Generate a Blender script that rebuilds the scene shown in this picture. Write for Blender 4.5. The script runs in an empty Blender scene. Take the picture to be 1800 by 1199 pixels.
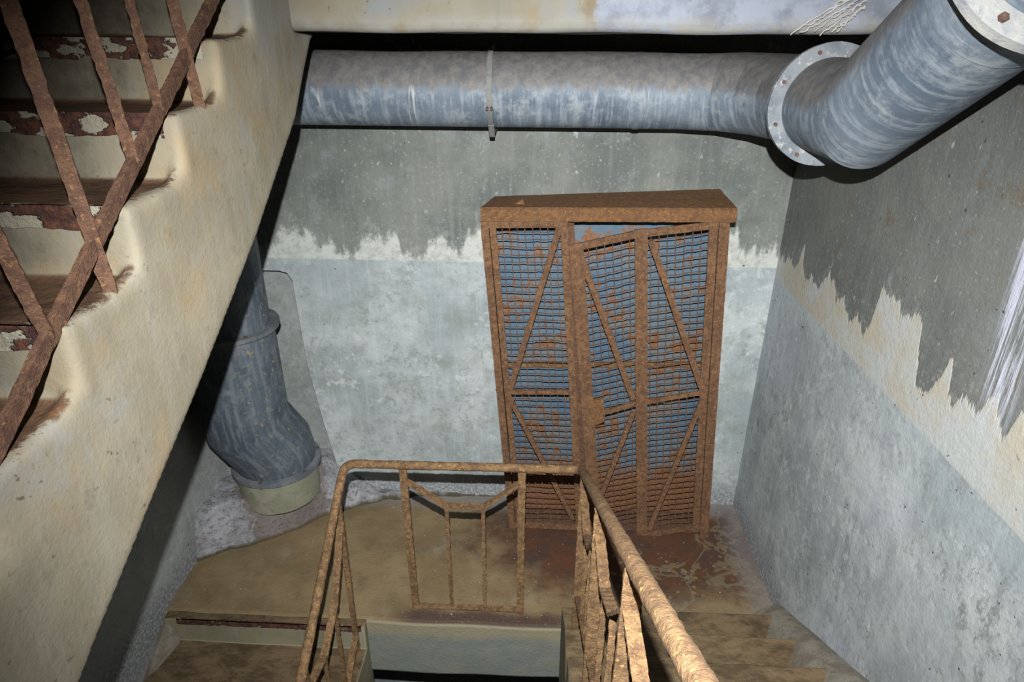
import bpy, bmesh, math, random
from mathutils import Vector, Matrix, noise
random.seed(7)
S = bpy.context.scene
COL = S.collection
# ------------------------------------------------------------------ camera
FPX = 1153.12
RI = Vector((0.99877, 0.04935, 0.00476)); UP = Vector((-0.02526, 0.42394, 0.90534)); FW = Vector((-0.04266, 0.90434, -0.42467))
CAM = Vector((0, 0, 2.65))
cd = bpy.data.cameras.new('camera'); cam = bpy.data.objects.new('camera', cd); COL.objects.link(cam)
m = Matrix((RI, UP, -FW)).transposed().to_4x4(); m.translation = CAM; cam.matrix_world = m
cd.sensor_width = 36; cd.lens = 36*FPX/1800; cd.clip_start = .02
S.camera = cam

def at(px, py, X=None, Y=None, Z=None):
    d = FW*FPX + RI*(px-900) - UP*(py-599.5)
    t = (X/d.x) if X is not None else (Y/d.y) if Y is not None else ((Z-CAM.z)/d.z)
    return CAM + d*t

# ------------------------------------------------------------------ materials
class NT:
    def __init__(s, name):
        s.m = bpy.data.materials.new(name); s.m.use_nodes = True
        s.t = s.m.node_tree; s.t.nodes.clear()
        s.out = s.t.nodes.new('ShaderNodeOutputMaterial'); s.b = s.t.nodes.new('ShaderNodeBsdfPrincipled')
        s.t.links.new(s.b.outputs[0], s.out.inputs[0])
        s.geo = s.t.nodes.new('ShaderNodeNewGeometry'); s.tc = s.t.nodes.new('ShaderNodeTexCoord')
        s.pos = s.geo.outputs['Position']; s.nor = s.geo.outputs['Normal']; s.uv = s.tc.outputs['UV']; s.obj = s.tc.outputs['Object']
        x = s.t.nodes.new('ShaderNodeSeparateXYZ'); s.L(s.pos, x.inputs[0]); s.x, s.y, s.z = x.outputs
        x = s.t.nodes.new('ShaderNodeSeparateXYZ'); s.L(s.nor, x.inputs[0]); s.nx, s.ny, s.nz = x.outputs
    def L(s, a, b): s.t.links.new(a, b)
    def put(s, sock, v):
        if hasattr(v, 'is_output'): s.L(v, sock)
        elif isinstance(v, (tuple, list)) and sock.type == 'RGBA': sock.default_value = (*v[:3], 1)
        else: sock.default_value = v
    def math(s, op, a, b=0.0, c=0.0, clamp=False):
        n = s.t.nodes.new('ShaderNodeMath'); n.operation = op; n.use_clamp = clamp
        for i, v in enumerate((a, b, c)): s.put(n.inputs[i], v)
        return n.outputs[0]
    def add(s, a, b): return s.math('ADD', a, b)
    def sub(s, a, b): return s.math('SUBTRACT', a, b)
    def mul(s, a, b): return s.math('MULTIPLY', a, b)
    def mx(s, a, b): return s.math('MAXIMUM', a, b)
    def mn(s, a, b): return s.math('MINIMUM', a, b)
    def step(s, v, a, b, lo=0.0, hi=1.0):      # smooth ramp of v from a to b
        n = s.t.nodes.new('ShaderNodeMapRange'); n.interpolation_type = 'SMOOTHSTEP'; n.clamp = True
        if a > b: a, b, lo, hi = b, a, hi, lo
        s.put(n.inputs[0], v)
        for i, q in zip((1, 2, 3, 4), (a, b, lo, hi)): n.inputs[i].default_value = q
        return n.outputs[0]
    def vec(s, x, y, z):
        n = s.t.nodes.new('ShaderNodeCombineXYZ')
        for i, v in enumerate((x, y, z)): s.put(n.inputs[i], v)
        return n.outputs[0]
    def scl(s, v, sc):
        n = s.t.nodes.new('ShaderNodeVectorMath'); n.operation = 'MULTIPLY'; s.put(n.inputs[0], v); n.inputs[1].default_value = sc
        return n.outputs[0]
    def noise(s, scale, det=4, rough=.55, vec=None, sc=None, dist=0.0, off=0.0):
        n = s.t.nodes.new('ShaderNodeTexNoise'); v = vec if vec is not None else s.pos
        if sc or off:
            v = s.scl(v, sc or (1, 1, 1))
            if off:
                a = s.t.nodes.new('ShaderNodeVectorMath'); a.operation = 'ADD'; s.L(v, a.inputs[0]); a.inputs[1].default_value = (off, off*1.7, off*.6); v = a.outputs[0]
        s.L(v, n.inputs['Vector'])
        n.inputs['Scale'].default_value = scale; n.inputs['Detail'].default_value = det; n.inputs['Roughness'].default_value = rough; n.inputs['Distortion'].default_value = dist
        return n.outputs[0]
    def voro(s, scale, vec=None, sc=None, feat='F1'):
        n = s.t.nodes.new('ShaderNodeTexVoronoi'); n.feature = feat; v = vec if vec is not None else s.pos
        if sc: v = s.scl(v, sc)
        s.L(v, n.inputs['Vector']); n.inputs['Scale'].default_value = scale
        return n.outputs[0]
    def mix(s, f, a, b, mode='MIX'):
        n = s.t.nodes.new('ShaderNodeMix'); n.data_type = 'RGBA'; n.blend_type = mode; n.clamp_factor = True
        s.put(n.inputs[0], f); s.put(n.inputs[6], a); s.put(n.inputs[7], b)
        return n.outputs[2]
    def bump(s, h, strength=.5, dist=.01):
        n = s.t.nodes.new('ShaderNodeBump'); n.inputs['Strength'].default_value = strength; n.inputs['Distance'].default_value = dist
        s.put(n.inputs['Height'], h); s.L(n.outputs[0], s.b.inputs['Normal'])
    def done(s, col, rough=.85, metal=0.0, spec=.3):
        s.put(s.b.inputs['Base Color'], col); s.put(s.b.inputs['Roughness'], rough); s.put(s.b.inputs['Metallic'], metal)
        s.b.inputs['Specular IOR Level'].default_value = spec
        return s.m

def mat_wall(name, side):
    n = NT(name)
    u = n.y if side != 'back' else n.x
    P = n.vec(u, 0.0 if side == 'back' else 7.3, n.z)
    cloud = n.noise(2.2, 6, .62, P); cloud2 = n.noise(7, 6, .65, P, off=3.1); fine = n.noise(60, 4, .7, P); mid = n.noise(22, 5, .7, P, off=9.)
    streak = n.noise(1, 6, .7, P, sc=(26, 1, 2.0)); streak2 = n.noise(1, 5, .7, P, sc=(70, 1, 4.), off=4.)
    # upper damp grey-green paint
    dark = n.mix(n.step(cloud, .38, .62), (.115, .13, .125), (.18, .195, .18))
    dark = n.mix(n.step(streak, .46, .75, 0, .45), dark, (.25, .27, .26))
    dark = n.mix(n.step(cloud2, .52, .72, 0, .5), dark, (.25, .285, .30))
    if side == 'right':
        dark = n.mix(.5, dark, (.115, .12, .118))
        dark = n.mix(n.step(n.noise(9, 5, .7, P, off=20.), .56, .7, 0, .5), dark, (.13, .09, .05))
    fleck = n.mul(n.step(n.noise(34, 3, .6, P, sc=(1, 1, .6), off=31.), .64, .72), n.step(n.noise(3, 3, .6, P, off=5.), .42, .6))
    dark = n.mix(n.mul(fleck, .8), dark, (.42, .43, .42))
    dark = n.mix(n.mul(n.step(n.noise(75, 3, .6, P, off=71.), .60, .72), .5), dark, (.38, .39, .37))
    # lower limewash
    light = n.mix(n.step(cloud, .36, .64), (.27, .315, .33), (.42, .465, .475))
    light = n.mix(n.step(cloud2, .44, .70, 0, .7), light, (.215, .245, .225) if side == 'back' else (.24, .265, .285))
    if side == 'right':
        light = n.mix(n.mul(n.step(n.noise(1, 7, .8, P, sc=(22, 1, 12.), off=2.), .50, .62), n.step(n.noise(1.7, 3, .5, P, off=12.), .42, .62)), light, (.22, .235, .24))
        light = n.mix(n.step(n.noise(1.1, 3, .5, P, off=40.), .5, .66, 0, .5), light, (.45, .49, .58))
    light = n.mix(n.step(streak, .48, .75, 0, .5), light, (.47, .52, .55))
    light = n.mix(n.mul(n.step(n.noise(26, 5, .75, P, off=81.), .5, .62, 0, .6), n.step(n.noise(3.5, 4, .6, P, off=83.), .44, .58)), light, (.20, .22, .20))
    light = n.mix(n.mul(n.step(n.noise(17, 6, .75, P, off=91.), .52, .62, 0, .7), n.step(n.noise(2.5, 4, .6, P, off=93.), .46, .6)), light, (.52, .56, .57))
    light = n.mix(n.step(mid, .56, .72, 0, .35), light, (.24, .255, .24))
    light = n.mix(n.mul(n.step(n.z, 1.2, 1.52), .25), light, (.30, .345, .39))
    # cream band where the old paint line runs
    cream = n.mix(n.step(mid, .4, .7), (.47, .50, .48), (.33, .35, .33)) if side == 'back' else n.mix(n.step(n.noise(5, 4, .6, P, off=8.), .4, .65), (.40, .43, .43), (.40, .38, .315))
    line = 1.545 if side == 'back' else 1.50
    jag = n.noise(1, 2, .5, P, sc=(6 if side == 'back' else 5.2, 1, .08), off=1.3)
    jag2 = n.noise(1, 4, .7, P, sc=(34, 1, 3.), off=6.)
    top = n.add(line+.01, n.add(n.mul(n.step(jag, .40, .60), .13 if side == 'back' else .20), n.add(.02 if side == 'back' else .11, n.mul(n.sub(jag2, .5), .16))))
    if side == 'back': top = n.add(top, n.mul(n.step(n.x, -.8, -.2), .03))
    d = n.sub(n.z, top)
    base = n.mix(n.step(n.sub(n.z, line), -.004, .006), light, cream)
    base = n.mix(n.step(n.add(d, n.mul(n.sub(mid, .5), .16 if side == 'back' else .0)), -.035 if side == 'back' else -.006, .035 if side == 'back' else .006), base, dark)
    base = n.mix(n.mul(n.mul(n.step(d, 0, .02), n.step(n.add(d, n.mul(cloud2, .3)), .32, .10)), n.step(n.add(n.mul(streak2, .4), n.mul(mid, .6)), .50, .60, 0, .7)), base, (.30, .32, .31))
    if side == 'back':   # darker, mottled grey inside the recess
        base = n.mix(n.mul(n.step(n.y, 3.331, 3.336), .6), base, n.mix(n.step(n.add(n.mul(cloud2, .5), n.mul(mid, .5)), .42, .60), (.15, .155, .145), (.27, .28, .275)))
    # damp streak of calcite on the right wall
    if side == 'right':
        f = n.mul(n.step(n.math('ABSOLUTE', n.sub(n.y, n.add(1.60, n.mul(n.sub(n.z, 1.9), .10)))), .085, .03), n.step(n.z, 1.62, 1.85))
        base = n.mix(n.mul(f, n.step(n.noise(1, 4, .7, P, sc=(95, 1, 3.), off=15.), .42, .56)), base, (.48, .51, .62))
    if side == 'left':
        base = n.mix(.35, base, (.34, .35, .33))
    # grime and efflorescence at the foot
    h = n.sub(n.z, n.mul(mid, .12))
    foot = n.mul(n.step(h, .16, -.02), n.step(h, -.28, -.10))
    base = n.mix(n.mul(foot, .7), base, n.mix(n.step(fine, .45, .6), (.14, .145, .15), (.40, .42, .46)))
    pit = n.mul(n.step(n.noise(48, 2, .5, P, off=50.), .70, .76), n.step(cloud2, .45, .55))
    base = n.mix(pit, base, (.05, .05, .05))
    base = n.mix(n.step(fine, .3, .7, 0, .25), base, (.62, .62, .60), 'MULTIPLY')
    n.bump(n.add(n.add(n.mul(fine, .25), n.mul(mid, .5)), n.mul(n.step(d, -.02, .01), -.35)), .55, .012)
    return n.done(base, .8, 0, .25)

def mat_cream(name, cool=False):
    n = NT(name)
    cloud = n.noise(2.6, 6, .6); mid = n.noise(14, 6, .65, off=2.); fine = n.noise(90, 4, .7)
    streak = n.noise(1, 6, .65, sc=(16, 16, 1.8)); speck = n.noise(45, 3, .6, off=11.)
    c = n.mix(n.step(cloud, .36, .64), (.165, .158, .127), (.215, .20, .15))
    c = n.mix(n.step(streak, .45, .70, 0, .8), c, (.18, .18, .16))
    c = n.mix(n.step(n.noise(5, 5, .6, off=7.), .50, .70, 0, .7), c, (.19, .145, .09))
    c = n.mix(n.step(n.noise(3.3, 4, .6, off=17.), .54, .68, 0, .8), c, (.18, .195, .205))
    c = n.mix(n.step(mid, .58, .74, 0, .45), c, (.15, .135, .10))
    c = n.mix(n.mul(n.step(speck, .64, .74), n.step(mid, .45, .6)), c, (.10, .085, .06))
    if cool:   # bluish limewash
        f = n.step(n.add(n.x, n.mul(mid, .12)), .18, .23)
        c2 = n.mix(n.step(n.noise(1, 6, .7, sc=(9, 30, 9)), .4, .66), (.225, .25, .305), (.14, .155, .19))
        c2 = n.mix(n.step(n.noise(4, 5, .6, off=3.), .5, .7, 0, .6), c2, (.28, .30, .34))
        c = n.mix(f, c, c2)
        g = n.step(n.math('ABSOLUTE', n.sub(n.add(n.x, n.mul(mid, .06)), .165)), .025, .005)
        c = n.mix(n.mul(g, .8), c, (.15, .12, .07))
        c = n.mix(n.mul(n.step(n.z, 2.72, 2.655), n.step(mid, .3, .6)), c, (.22, .22, .20))
    n.bump(n.add(n.mul(fine, .35), n.mul(mid, .6)), .25, .008)
    return n.done(c, .85, 0, .2)

def mat_stair(name, mud, lightc, xe=None, warm=None):
    # poured concrete; earth and rust crust lies on the upward faces
    n = NT(name)
    cloud = n.noise(3., 6, .6); mid = n.noise(16, 6, .7, off=2.); fine = n.noise(80, 4, .7)
    c = n.mix(n.step(cloud, .36, .64), tuple(v*.75 for v in lightc), lightc)
    c = n.mix(n.step(n.noise(1, 5, .7, sc=(20, 20, 2.)), .45, .7, 0, .6), c, (.25, .24, .205))
    c = n.mix(n.step(mid, .55, .72, 0, .5), c, (.15, .13, .10))
    if warm:
        c = n.mix(n.step(n.noise(4, 5, .6, off=7.), .48, .68, 0, .7), c, warm)
        c = n.mix(n.step(n.noise(2.6, 4, .6, off=17.), .54, .66, 0, .7), c, (.235, .245, .24))
        c = n.mix(n.mul(n.step(n.noise(55, 3, .6, off=11.), .62, .72), n.step(n.noise(5, 4, .6, off=27.), .48, .62)), c, (.13, .10, .07))
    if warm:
        riser_falloff = n.mul(n.step(n.add(n.x, n.mul(n.sub(n.noise(6, 5, .7, off=41.), .5), .6)), -1.02, -1.22), n.step(n.ny, -.5, -.85))  # risers darken away from the open edge: lamp falloff put into the colour
        c = n.mix(n.mul(riser_falloff, .9), c, n.mix(n.step(mid, .4, .65), (.165, .150, .115), (.10, .09, .07)))
    up = n.step(n.nz, .5, .85)
    m2 = n.mix(n.step(n.noise(12, 6, .75, sc=(.5, 1, 1), off=5.), .38, .62), mud, tuple(v*.45 for v in mud))
    m2 = n.mix(n.step(n.noise(30, 5, .7, off=8.), .58, .68, 0, 1.0 if warm else .25), m2, (.15, .08, .035))
    k = up
    if xe is not None:
        k = n.mul(up, n.step(n.add(n.x, n.mul(n.sub(mid, .5), .16)), xe+.010, xe-.010))
    c = n.mix(k, c, m2)
    n.bump(n.add(n.mul(fine, .22), n.add(n.mul(mid, .35), n.mul(k, n.mul(n.noise(26, 5, .8), 1.6)))), .5, .012)
    return n.done(c, .9, 0, .15)

def mat_rust(name, base=(.165, .088, .045), dark=(.075, .04, .023), fleck=(.32, .17, .05), bump=.9, sc=1.0):
    n = NT(name)
    cloud = n.noise(6*sc, 5, .6); mid = n.noise(38*sc, 5, .7, off=4.); fine = n.noise(150*sc, 3, .7)
    c = n.mix(n.step(cloud, .38, .62), base, tuple((a*.62+b*.38) for a, b in zip(base, dark)))
    c = n.mix(n.step(mid, .42, .60, 0, .8), c, dark)
    c = n.mix(n.step(n.noise(75*sc, 3, .6, off=9.), .60, .70, 0, .8), c, fleck)
    c = n.mix(n.step(fine, .58, .70, 0, .6), c, tuple(min(.5, v*1.9) for v in base))
    c = n.mix(n.step(fine, .42, .32, 0, .6), c, tuple(v*.6 for v in dark))
    n.bump(n.add(n.mul(fine, .6), mid), bump, .006)
    return n.done(c, .85, .0, .3)

def mat_nosing(name, pale=(.30, .28, .22), th=.5):
    n = NT(name)
    v = n.noise(13, 3, .5, sc=(1, 2, 2)); v2 = n.noise(45, 4, .7)
    f = n.step(n.add(v, n.mul(n.sub(v2, .5), .25)), th-.02, th+.02)
    d = n.mix(n.step(v2, .4, .65), (.045, .022, .022), (.11, .05, .028))
    n.bump(n.add(v2, f), 1., .008)
    return n.done(n.mix(f, pale, d), .9, 0, .2)

def mat_galv(name, upper_dust=True, along=False, k=1.0):
    n = NT(name)
    uvx = n.t.nodes.new('ShaderNodeSeparateXYZ'); n.L(n.uv, uvx.inputs[0]); U, V = uvx.outputs[0], uvx.outputs[1]
    if along: U, V = V, U
    P = n.vec(U, V, 0.0)
    cloud = n.noise(3, 5, .6); st = n.noise(1, 5, .65, P, sc=(30, 3.2, 1)); st2 = n.noise(1, 5, .7, P, sc=(90, 6, 1), off=3.)
    st3 = n.noise(1, 3, .5, P, sc=(5, .22, 1), off=7., dist=.15); mid = n.noise(26, 6, .72)
    g = n.add(n.mul(st, .7), n.mul(mid, .3))
    c = n.mix(n.step(cloud, .38, .62), tuple(v*k for v in (.105, .14, .185)), tuple(v*k for v in (.17, .215, .265)))
    c = n.mix(n.step(g, .46, .62, 0, .8), c, tuple(v*k for v in (.30, .35, .40)))
    c = n.mix(n.step(n.noise(8, 6, .75, off=9.), .50, .66, 0, .6), c, tuple(v*k for v in (.36, .40, .42)))
    c = n.mix(n.mul(n.step(st2, .56, .70, 0, .55), n.step(cloud, .45, .6)), c, tuple(v*k for v in (.42, .47, .53)))
    lines = n.mul(n.step(n.math('ABSOLUTE', n.sub(n.math('FRACT', n.mul(st3, 5.)), .5)), .012, .004), n.step(n.noise(5, 3, .5, off=30.), .45, .6))
    c = n.mix(n.mul(lines, .6), c, tuple(v*k for v in (.60, .62, .62)))
    if upper_dust:
        e = n.add(n.nz, n.mul(n.sub(g, .5), 1.2))
        c = n.mix(n.step(e, -.02, .22, 0, .92), c, n.mix(n.step(mid, .35, .65), (.10, .10, .105), (.165, .155, .145)))
    else:
        c = n.mix(n.mul(n.step(n.noise(34, 4, .6, off=5.), .60, .68), n.step(n.nx, .1, .7)), c, (.26, .22, .12))
    n.bump(n.add(mid, n.mul(st2, .3)), .25, .004)
    return n.done(c, .6, .1, .3)

def mat_simple(name, a, b, c3=None, sc=8, rough=.85, bump=.4):
    n = NT(name)
    x = n.noise(sc, 6, .65); y = n.noise(sc*5, 5, .7, off=3.)
    c = n.mix(n.step(x, .38, .62), a, b)
    if c3: c = n.mix(n.step(y, .55, .68, 0, .8), c, c3)
    n.bump(n.add(x, y), bump, .006)
    return n.done(c, rough, 0, .25)

def mat_mound(name):
    n = NT(name)
    x = n.noise(7, 6, .7); y = n.noise(40, 5, .75, off=3.); mid = n.noise(16, 5, .7, off=8.)
    c = n.mix(n.step(x, .38, .62), (.25, .26, .285), (.37, .38, .41))
    c = n.mix(n.step(y, .50, .62, 0, .8), c, (.15, .14, .13))
    c = n.mix(n.step(mid, .56, .68, 0, .6), c, (.17, .12, .09))
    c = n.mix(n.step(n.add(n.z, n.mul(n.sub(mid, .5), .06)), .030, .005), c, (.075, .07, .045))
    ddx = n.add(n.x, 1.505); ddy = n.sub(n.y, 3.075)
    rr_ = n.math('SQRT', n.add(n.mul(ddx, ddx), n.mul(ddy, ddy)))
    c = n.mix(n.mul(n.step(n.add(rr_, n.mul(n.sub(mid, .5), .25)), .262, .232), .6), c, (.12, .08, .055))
    n.bump(n.add(n.mul(x, 1.), y), 1., .014)
    return n.done(c, .9, 0, .2)

def mat_panel(name):     # old blue paint with rust blooms
    n = NT(name)
    big = n.noise(5, 5, .65, off=3.); v = n.noise(20, 4, .6, off=8.); fine = n.noise(70, 4, .7)
    c = n.mix(n.step(n.noise(2.2, 4, .5), .35, .65), (.058, .12, .19), (.088, .14, .185))
    rust = n.mix(n.step(fine, .4, .65), (.20, .085, .03), (.13, .07, .04))
    c = n.mix(n.step(big, .46, .62, 0, .55), c, (.15, .145, .115))
    c = n.mix(n.step(n.add(v, n.mul(n.sub(big, .5), .8)), .57, .65), c, rust)
    c = n.mix(n.step(n.add(n.z, n.mul(n.sub(v, .5), .45)), .40, .27, 0, .95), c, rust)
    n.bump(n.add(v, fine), .4, .004)
    return n.done(c, .6, 0, .4)

def mat_floor(name):
    n = NT(name)
    cloud = n.noise(2.5, 6, .62); mid = n.noise(12, 6, .7, off=2.); fine = n.noise(70, 4, .75)
    c = n.mix(n.step(cloud, .38, .64), (.15, .108, .055), (.21, .155, .083))
    c = n.mix(n.step(mid, .5, .72, 0, .5), c, (.11, .085, .05))
    c = n.mix(n.step(n.noise(4, 5, .6, off=14.), .56, .72, 0, .4), c, (.24, .22, .17))
    # rust washed out from under the cabinet and down to the right corner
    dx = n.sub(n.x, n.add(.55, n.mul(n.sub(n.noise(5, 4, .6, off=6.), .5), .9))); dy = n.sub(n.y, 2.95)
    r = n.math('SQRT', n.add(n.mul(n.mul(dx, dx), .55), n.mul(n.mul(dy, dy), 2.2)))
    f = n.step(n.add(r, n.mul(n.sub(mid, .5), .5)), .85, .45)
    rc = n.mix(n.step(n.noise(9, 5, .7, off=21.), .4, .62), (.085, .036, .017), (.055, .032, .024))
    c = n.mix(f, c, rc)
    blot = n.step(n.voro(24), .30, .22)
    area = n.mul(n.step(n.noise(5, 3, .6, off=33.), .46, .54), n.mul(n.step(n.y, 2.98, 2.85), n.step(n.x, .2, .35)))
    c = n.mix(n.mul(n.mul(blot, area), .7), c, (.17, .15, .08))
    vein = n.mul(n.step(n.math('ABSOLUTE', n.sub(n.noise(3.2, 4, .6, off=44., dist=.6), .5)), .03, .012), n.step(n.x, .45, .6))
    c = n.mix(n.mul(vein, .55), c, (.16, .14, .085))
    # pale salts along the walls, dark wet dirt near the edge
    e = n.mx(n.step(n.add(n.y, n.mul(mid, .12)), 3.20, 3.36), n.mul(n.step(n.add(n.x, n.mul(mid, .12)), 1.10, 1.24), .6))
    c = n.mix(n.mul(e, .7), c, (.21, .21, .22))
    edge = n.mul(n.step(n.add(n.y, n.mul(n.sub(mid, .5), .12)), 2.44, 2.38), n.mul(n.step(n.x, -.75, -.6), n.step(n.x, .3, .1)))
    c = n.mix(n.mul(edge, .9), c, n.mix(n.step(fine, .58, .70), (.055, .034, .027), (.17, .15, .11)))
    sp = n.step(n.noise(60, 2, .5, off=60.), .73, .77)
    c = n.mix(sp, c, (.5, .5, .48))
    c = n.mix(n.step(n.nz, .8, .4), c, n.mix(n.step(n.add(n.z, n.mul(n.sub(cloud, .5), .12)), -.13, -.07), n.mix(n.step(mid, .4, .65), (.155, .175, .165), (.185, .195, .165)), (.235, .215, .145)))
    n.bump(n.add(mid, n.mul(fine, .4)), .6, .012)
    return n.done(c, .75, 0, .35)

M = dict(
    wall_back=mat_wall('wall_back_paint', 'back'), wall_right=mat_wall('wall_right_paint', 'right'), wall_left=mat_wall('wall_left_paint', 'left'),
    cream=mat_cream('cream_limewash'), beam=mat_cream('beam_limewash', True),
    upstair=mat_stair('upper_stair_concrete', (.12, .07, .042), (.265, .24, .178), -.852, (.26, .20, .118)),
    stair=mat_stair('lower_stair_concrete', (.15, .108, .062), (.24, .225, .15)),
    rust=mat_rust('rusty_iron'), rustrail=mat_rust('rusty_railing', (.20, .122, .058), (.085, .048, .026), (.40, .24, .07)),
    rustdark=mat_rust('dark_rusty_iron', (.13, .07, .042), (.065, .034, .024), (.24, .125, .05)),
    rustcap=mat_rust('rusty_sheet', (.17, .088, .038), (.10, .05, .026), (.30, .15, .03)),
    bolt=mat_rust('rusty_bolt', (.13, .075, .055), (.08, .05, .04), (.2, .12, .08)),
    nosing=mat_nosing('nosing_rust'), nosing2=mat_nosing('nosing_rust_dark', (.20, .17, .11), .40),
    galv=mat_galv('galvanised_pipe', k=.88), galvdark=mat_galv('galvanised_pipe_dark', False, True, .52),
    white=mat_simple('white_scale', (.38, .38, .36), (.27, .29, .31), (.20, .22, .26), 9),
    flange=mat_simple('flange_metal', (.11, .13, .155), (.19, .21, .23), (.38, .38, .36), 7),
    flangedark=mat_simple('flange_dark_metal', (.09, .11, .13), (.15, .17, .18), (.20, .16, .10), 7),
    band=mat_simple('band_metal', (.13, .14, .14), (.20, .21, .20), (.20, .13, .06), 9),
    collar=mat_simple('collar_concrete', (.20, .21, .15), (.26, .26, .20), (.15, .15, .12), 6),
    curb=mat_simple('curb_mortar', (.15, .13, .10), (.23, .215, .18), (.10, .085, .065), 9),
    calcite=mat_simple('calcite', (.42, .41, .38), (.32, .315, .30), None, 20),
    mound=mat_mound('salty_mortar'),
    panel=mat_panel('blue_painted_sheet'), floor=mat_floor('muddy_concrete'),
    dark=mat_simple('dark_concrete', (.12, .115, .10), (.17, .165, .14), None, 4),
)

# ------------------------------------------------------------------ object helpers
def link(name, bm, mat, parent=None, smooth=None, bevel=0, seg=2):
    me = bpy.data.meshes.new(name); bmesh.ops.recalc_face_normals(bm, faces=bm.faces); bm.to_mesh(me); bm.free()
    me.materials.append(M[mat] if isinstance(mat, str) else mat)
    o = bpy.data.objects.new(name, me); COL.objects.link(o)
    if parent is not None: o.parent = parent
    if smooth is not None:
        me.polygons.foreach_set('use_smooth', [True]*len(me.polygons))
        me.set_sharp_from_angle(angle=math.radians(smooth))
    if bevel:
        b = o.modifiers.new('bevel', 'BEVEL'); b.width = bevel; b.segments = seg; b.limit_method = 'ANGLE'; b.angle_limit = math.radians(35)
        if smooth is None:
            me.polygons.foreach_set('use_smooth', [True]*len(me.polygons)); me.set_sharp_from_angle(angle=math.radians(80))
    return o
def tag(o, label, cat, group=None, kind=None):
    o['label'] = label; o['category'] = cat
    if group: o['group'] = group
    if kind: o['kind'] = kind
    return o
def struct(name, bm, mat, label=None, **k):
    o = link(name, bm, mat, **k); o['kind'] = 'structure'
    if label: o['label'] = label
    return o
def thing(name, label, cat, loc=(0, 0, 0), group=None):
    o = bpy.data.objects.new(name, None); COL.objects.link(o); o.empty_display_size = .1
    o['label'] = label; o['category'] = cat
    if group: o['group'] = group
    return o

def box(bm, x0, x1, y0, y1, z0, z1):
    v = [bm.verts.new(p) for p in [(x0,y0,z0),(x1,y0,z0),(x1,y1,z0),(x0,y1,z0),(x0,y0,z1),(x1,y0,z1),(x1,y1,z1),(x0,y1,z1)]]
    for f in [(0,1,2,3),(4,7,6,5),(0,4,5,1),(1,5,6,2),(2,6,7,3),(3,7,4,0)]: bm.faces.new([v[i] for i in f])
    return v
def bar(bm, p0, p1, w, t, side, segs=1, rough=0, wob=0):
    """flat bar from p0 to p1: width w along 'side', thickness t across it"""
    p0, p1 = Vector(p0), Vector(p1); d = (p1-p0).normalized(); s = Vector(side); s = (s - d*s.dot(d)).normalized(); n = d.cross(s)
    segs = max(1, segs); rings = []
    for i in range(segs+1):
        c = p0.lerp(p1, i/segs); r = []
        if wob: c = c + s*noise.noise(c*6)*wob
        for a, b in ((-1,-1),(1,-1),(1,1),(-1,1)):
            q = c + s*(a*w/2) + n*(b*t/2)
            if rough: q += Vector((noise.noise(q*60), noise.noise(q*60+Vector((9,3,1))), noise.noise(q*60+Vector((2,7,5)))))*rough
            r.append(bm.verts.new(q))
        rings.append(r)
    for a, b in zip(rings, rings[1:]):
        for k in range(4): bm.faces.new((a[k], a[(k+1)%4], b[(k+1)%4], b[k]))
    bm.faces.new(rings[0][::-1]); bm.faces.new(rings[-1])
def tube(bm, pts, rads, n=24, cap=True, rough=0, uv=True, rs=40.):
    """mitred sweep; uv = metres along / round"""
    pts = [Vector(p) for p in pts]
    if not isinstance(rads, (list, tuple)): rads = [rads]*len(pts)
    uvl = bm.loops.layers.uv.verify()
    dirs = [(pts[i+1]-pts[i]).normalized() for i in range(len(pts)-1)]
    ref = Vector((0, 0, 1)) if abs(dirs[0].z) < .9 else Vector((0, -1, 0))
    x = (ref - dirs[0]*ref.dot(dirs[0])).normalized(); rings = []; L = 0; Ls = []
    for i, p in enumerate(pts):
        if i: L += (p-pts[i-1]).length
        Ls.append(L)
        d0 = dirs[max(0, i-1)]; d1 = dirs[min(i, len(dirs)-1)]
        if i and d0.angle(d1) > 1e-5: pass
        y = d0.cross(x); nrm = (d0+d1).normalized(); r = []
        for k in range(n):
            a = 2*math.pi*k/n; rr = rads[i]
            o = x*math.cos(a)*rr + y*math.sin(a)*rr
            o = o - d0*(o.dot(nrm)/d0.dot(nrm))      # slide along d0 onto the mitre plane
            q = p+o
            if rough: q = q + o.normalized()*noise.noise(q*rs)*rough + o.normalized()*noise.noise(q*rs*3)*rough*.5
            r.append(bm.verts.new(q))
        rings.append(r)
        rot = d0.rotation_difference(d1); x = rot @ x
    for i in range(len(rings)-1):
        for k in range(n):
            f = bm.faces.new((rings[i][k], rings[i][(k+1)%n], rings[i+1][(k+1)%n], rings[i+1][k]))
            for lp, (uu, kk) in zip(f.loops, ((i, k), (i, k+1), (i+1, k+1), (i+1, k))):
                lp[uvl].uv = (Ls[uu], kk/n*2*math.pi*max(rads))
    if cap: bm.faces.new(rings[0][::-1]); bm.faces.new(rings[-1])
    return rings
def dens(pts, step):
    out = [Vector(pts[0])]
    for a, b in zip(pts, pts[1:]):
        a, b = Vector(a), Vector(b); k = max(1, int((b-a).length/step))
        out += [a.lerp(b, i/k) for i in range(1, k+1)]
    return out
def fillet(pts, r, k=6):
    pts = [Vector(p) for p in pts]; out = [pts[0]]
    for i in range(1, len(pts)-1):
        a, b, c = pts[i-1], pts[i], pts[i+1]; u = (a-b).normalized(); v = (c-b).normalized()
        ang = u.angle(v); t = min(r/math.tan(ang/2), (a-b).length*.45, (c-b).length*.45)
        s, e = b+u*t, b+v*t
        for j in range(k+1):
            q = j/k; out.append((1-q)**2*s + 2*q*(1-q)*b + q*q*e)
    return out + [pts[-1]]
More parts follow.
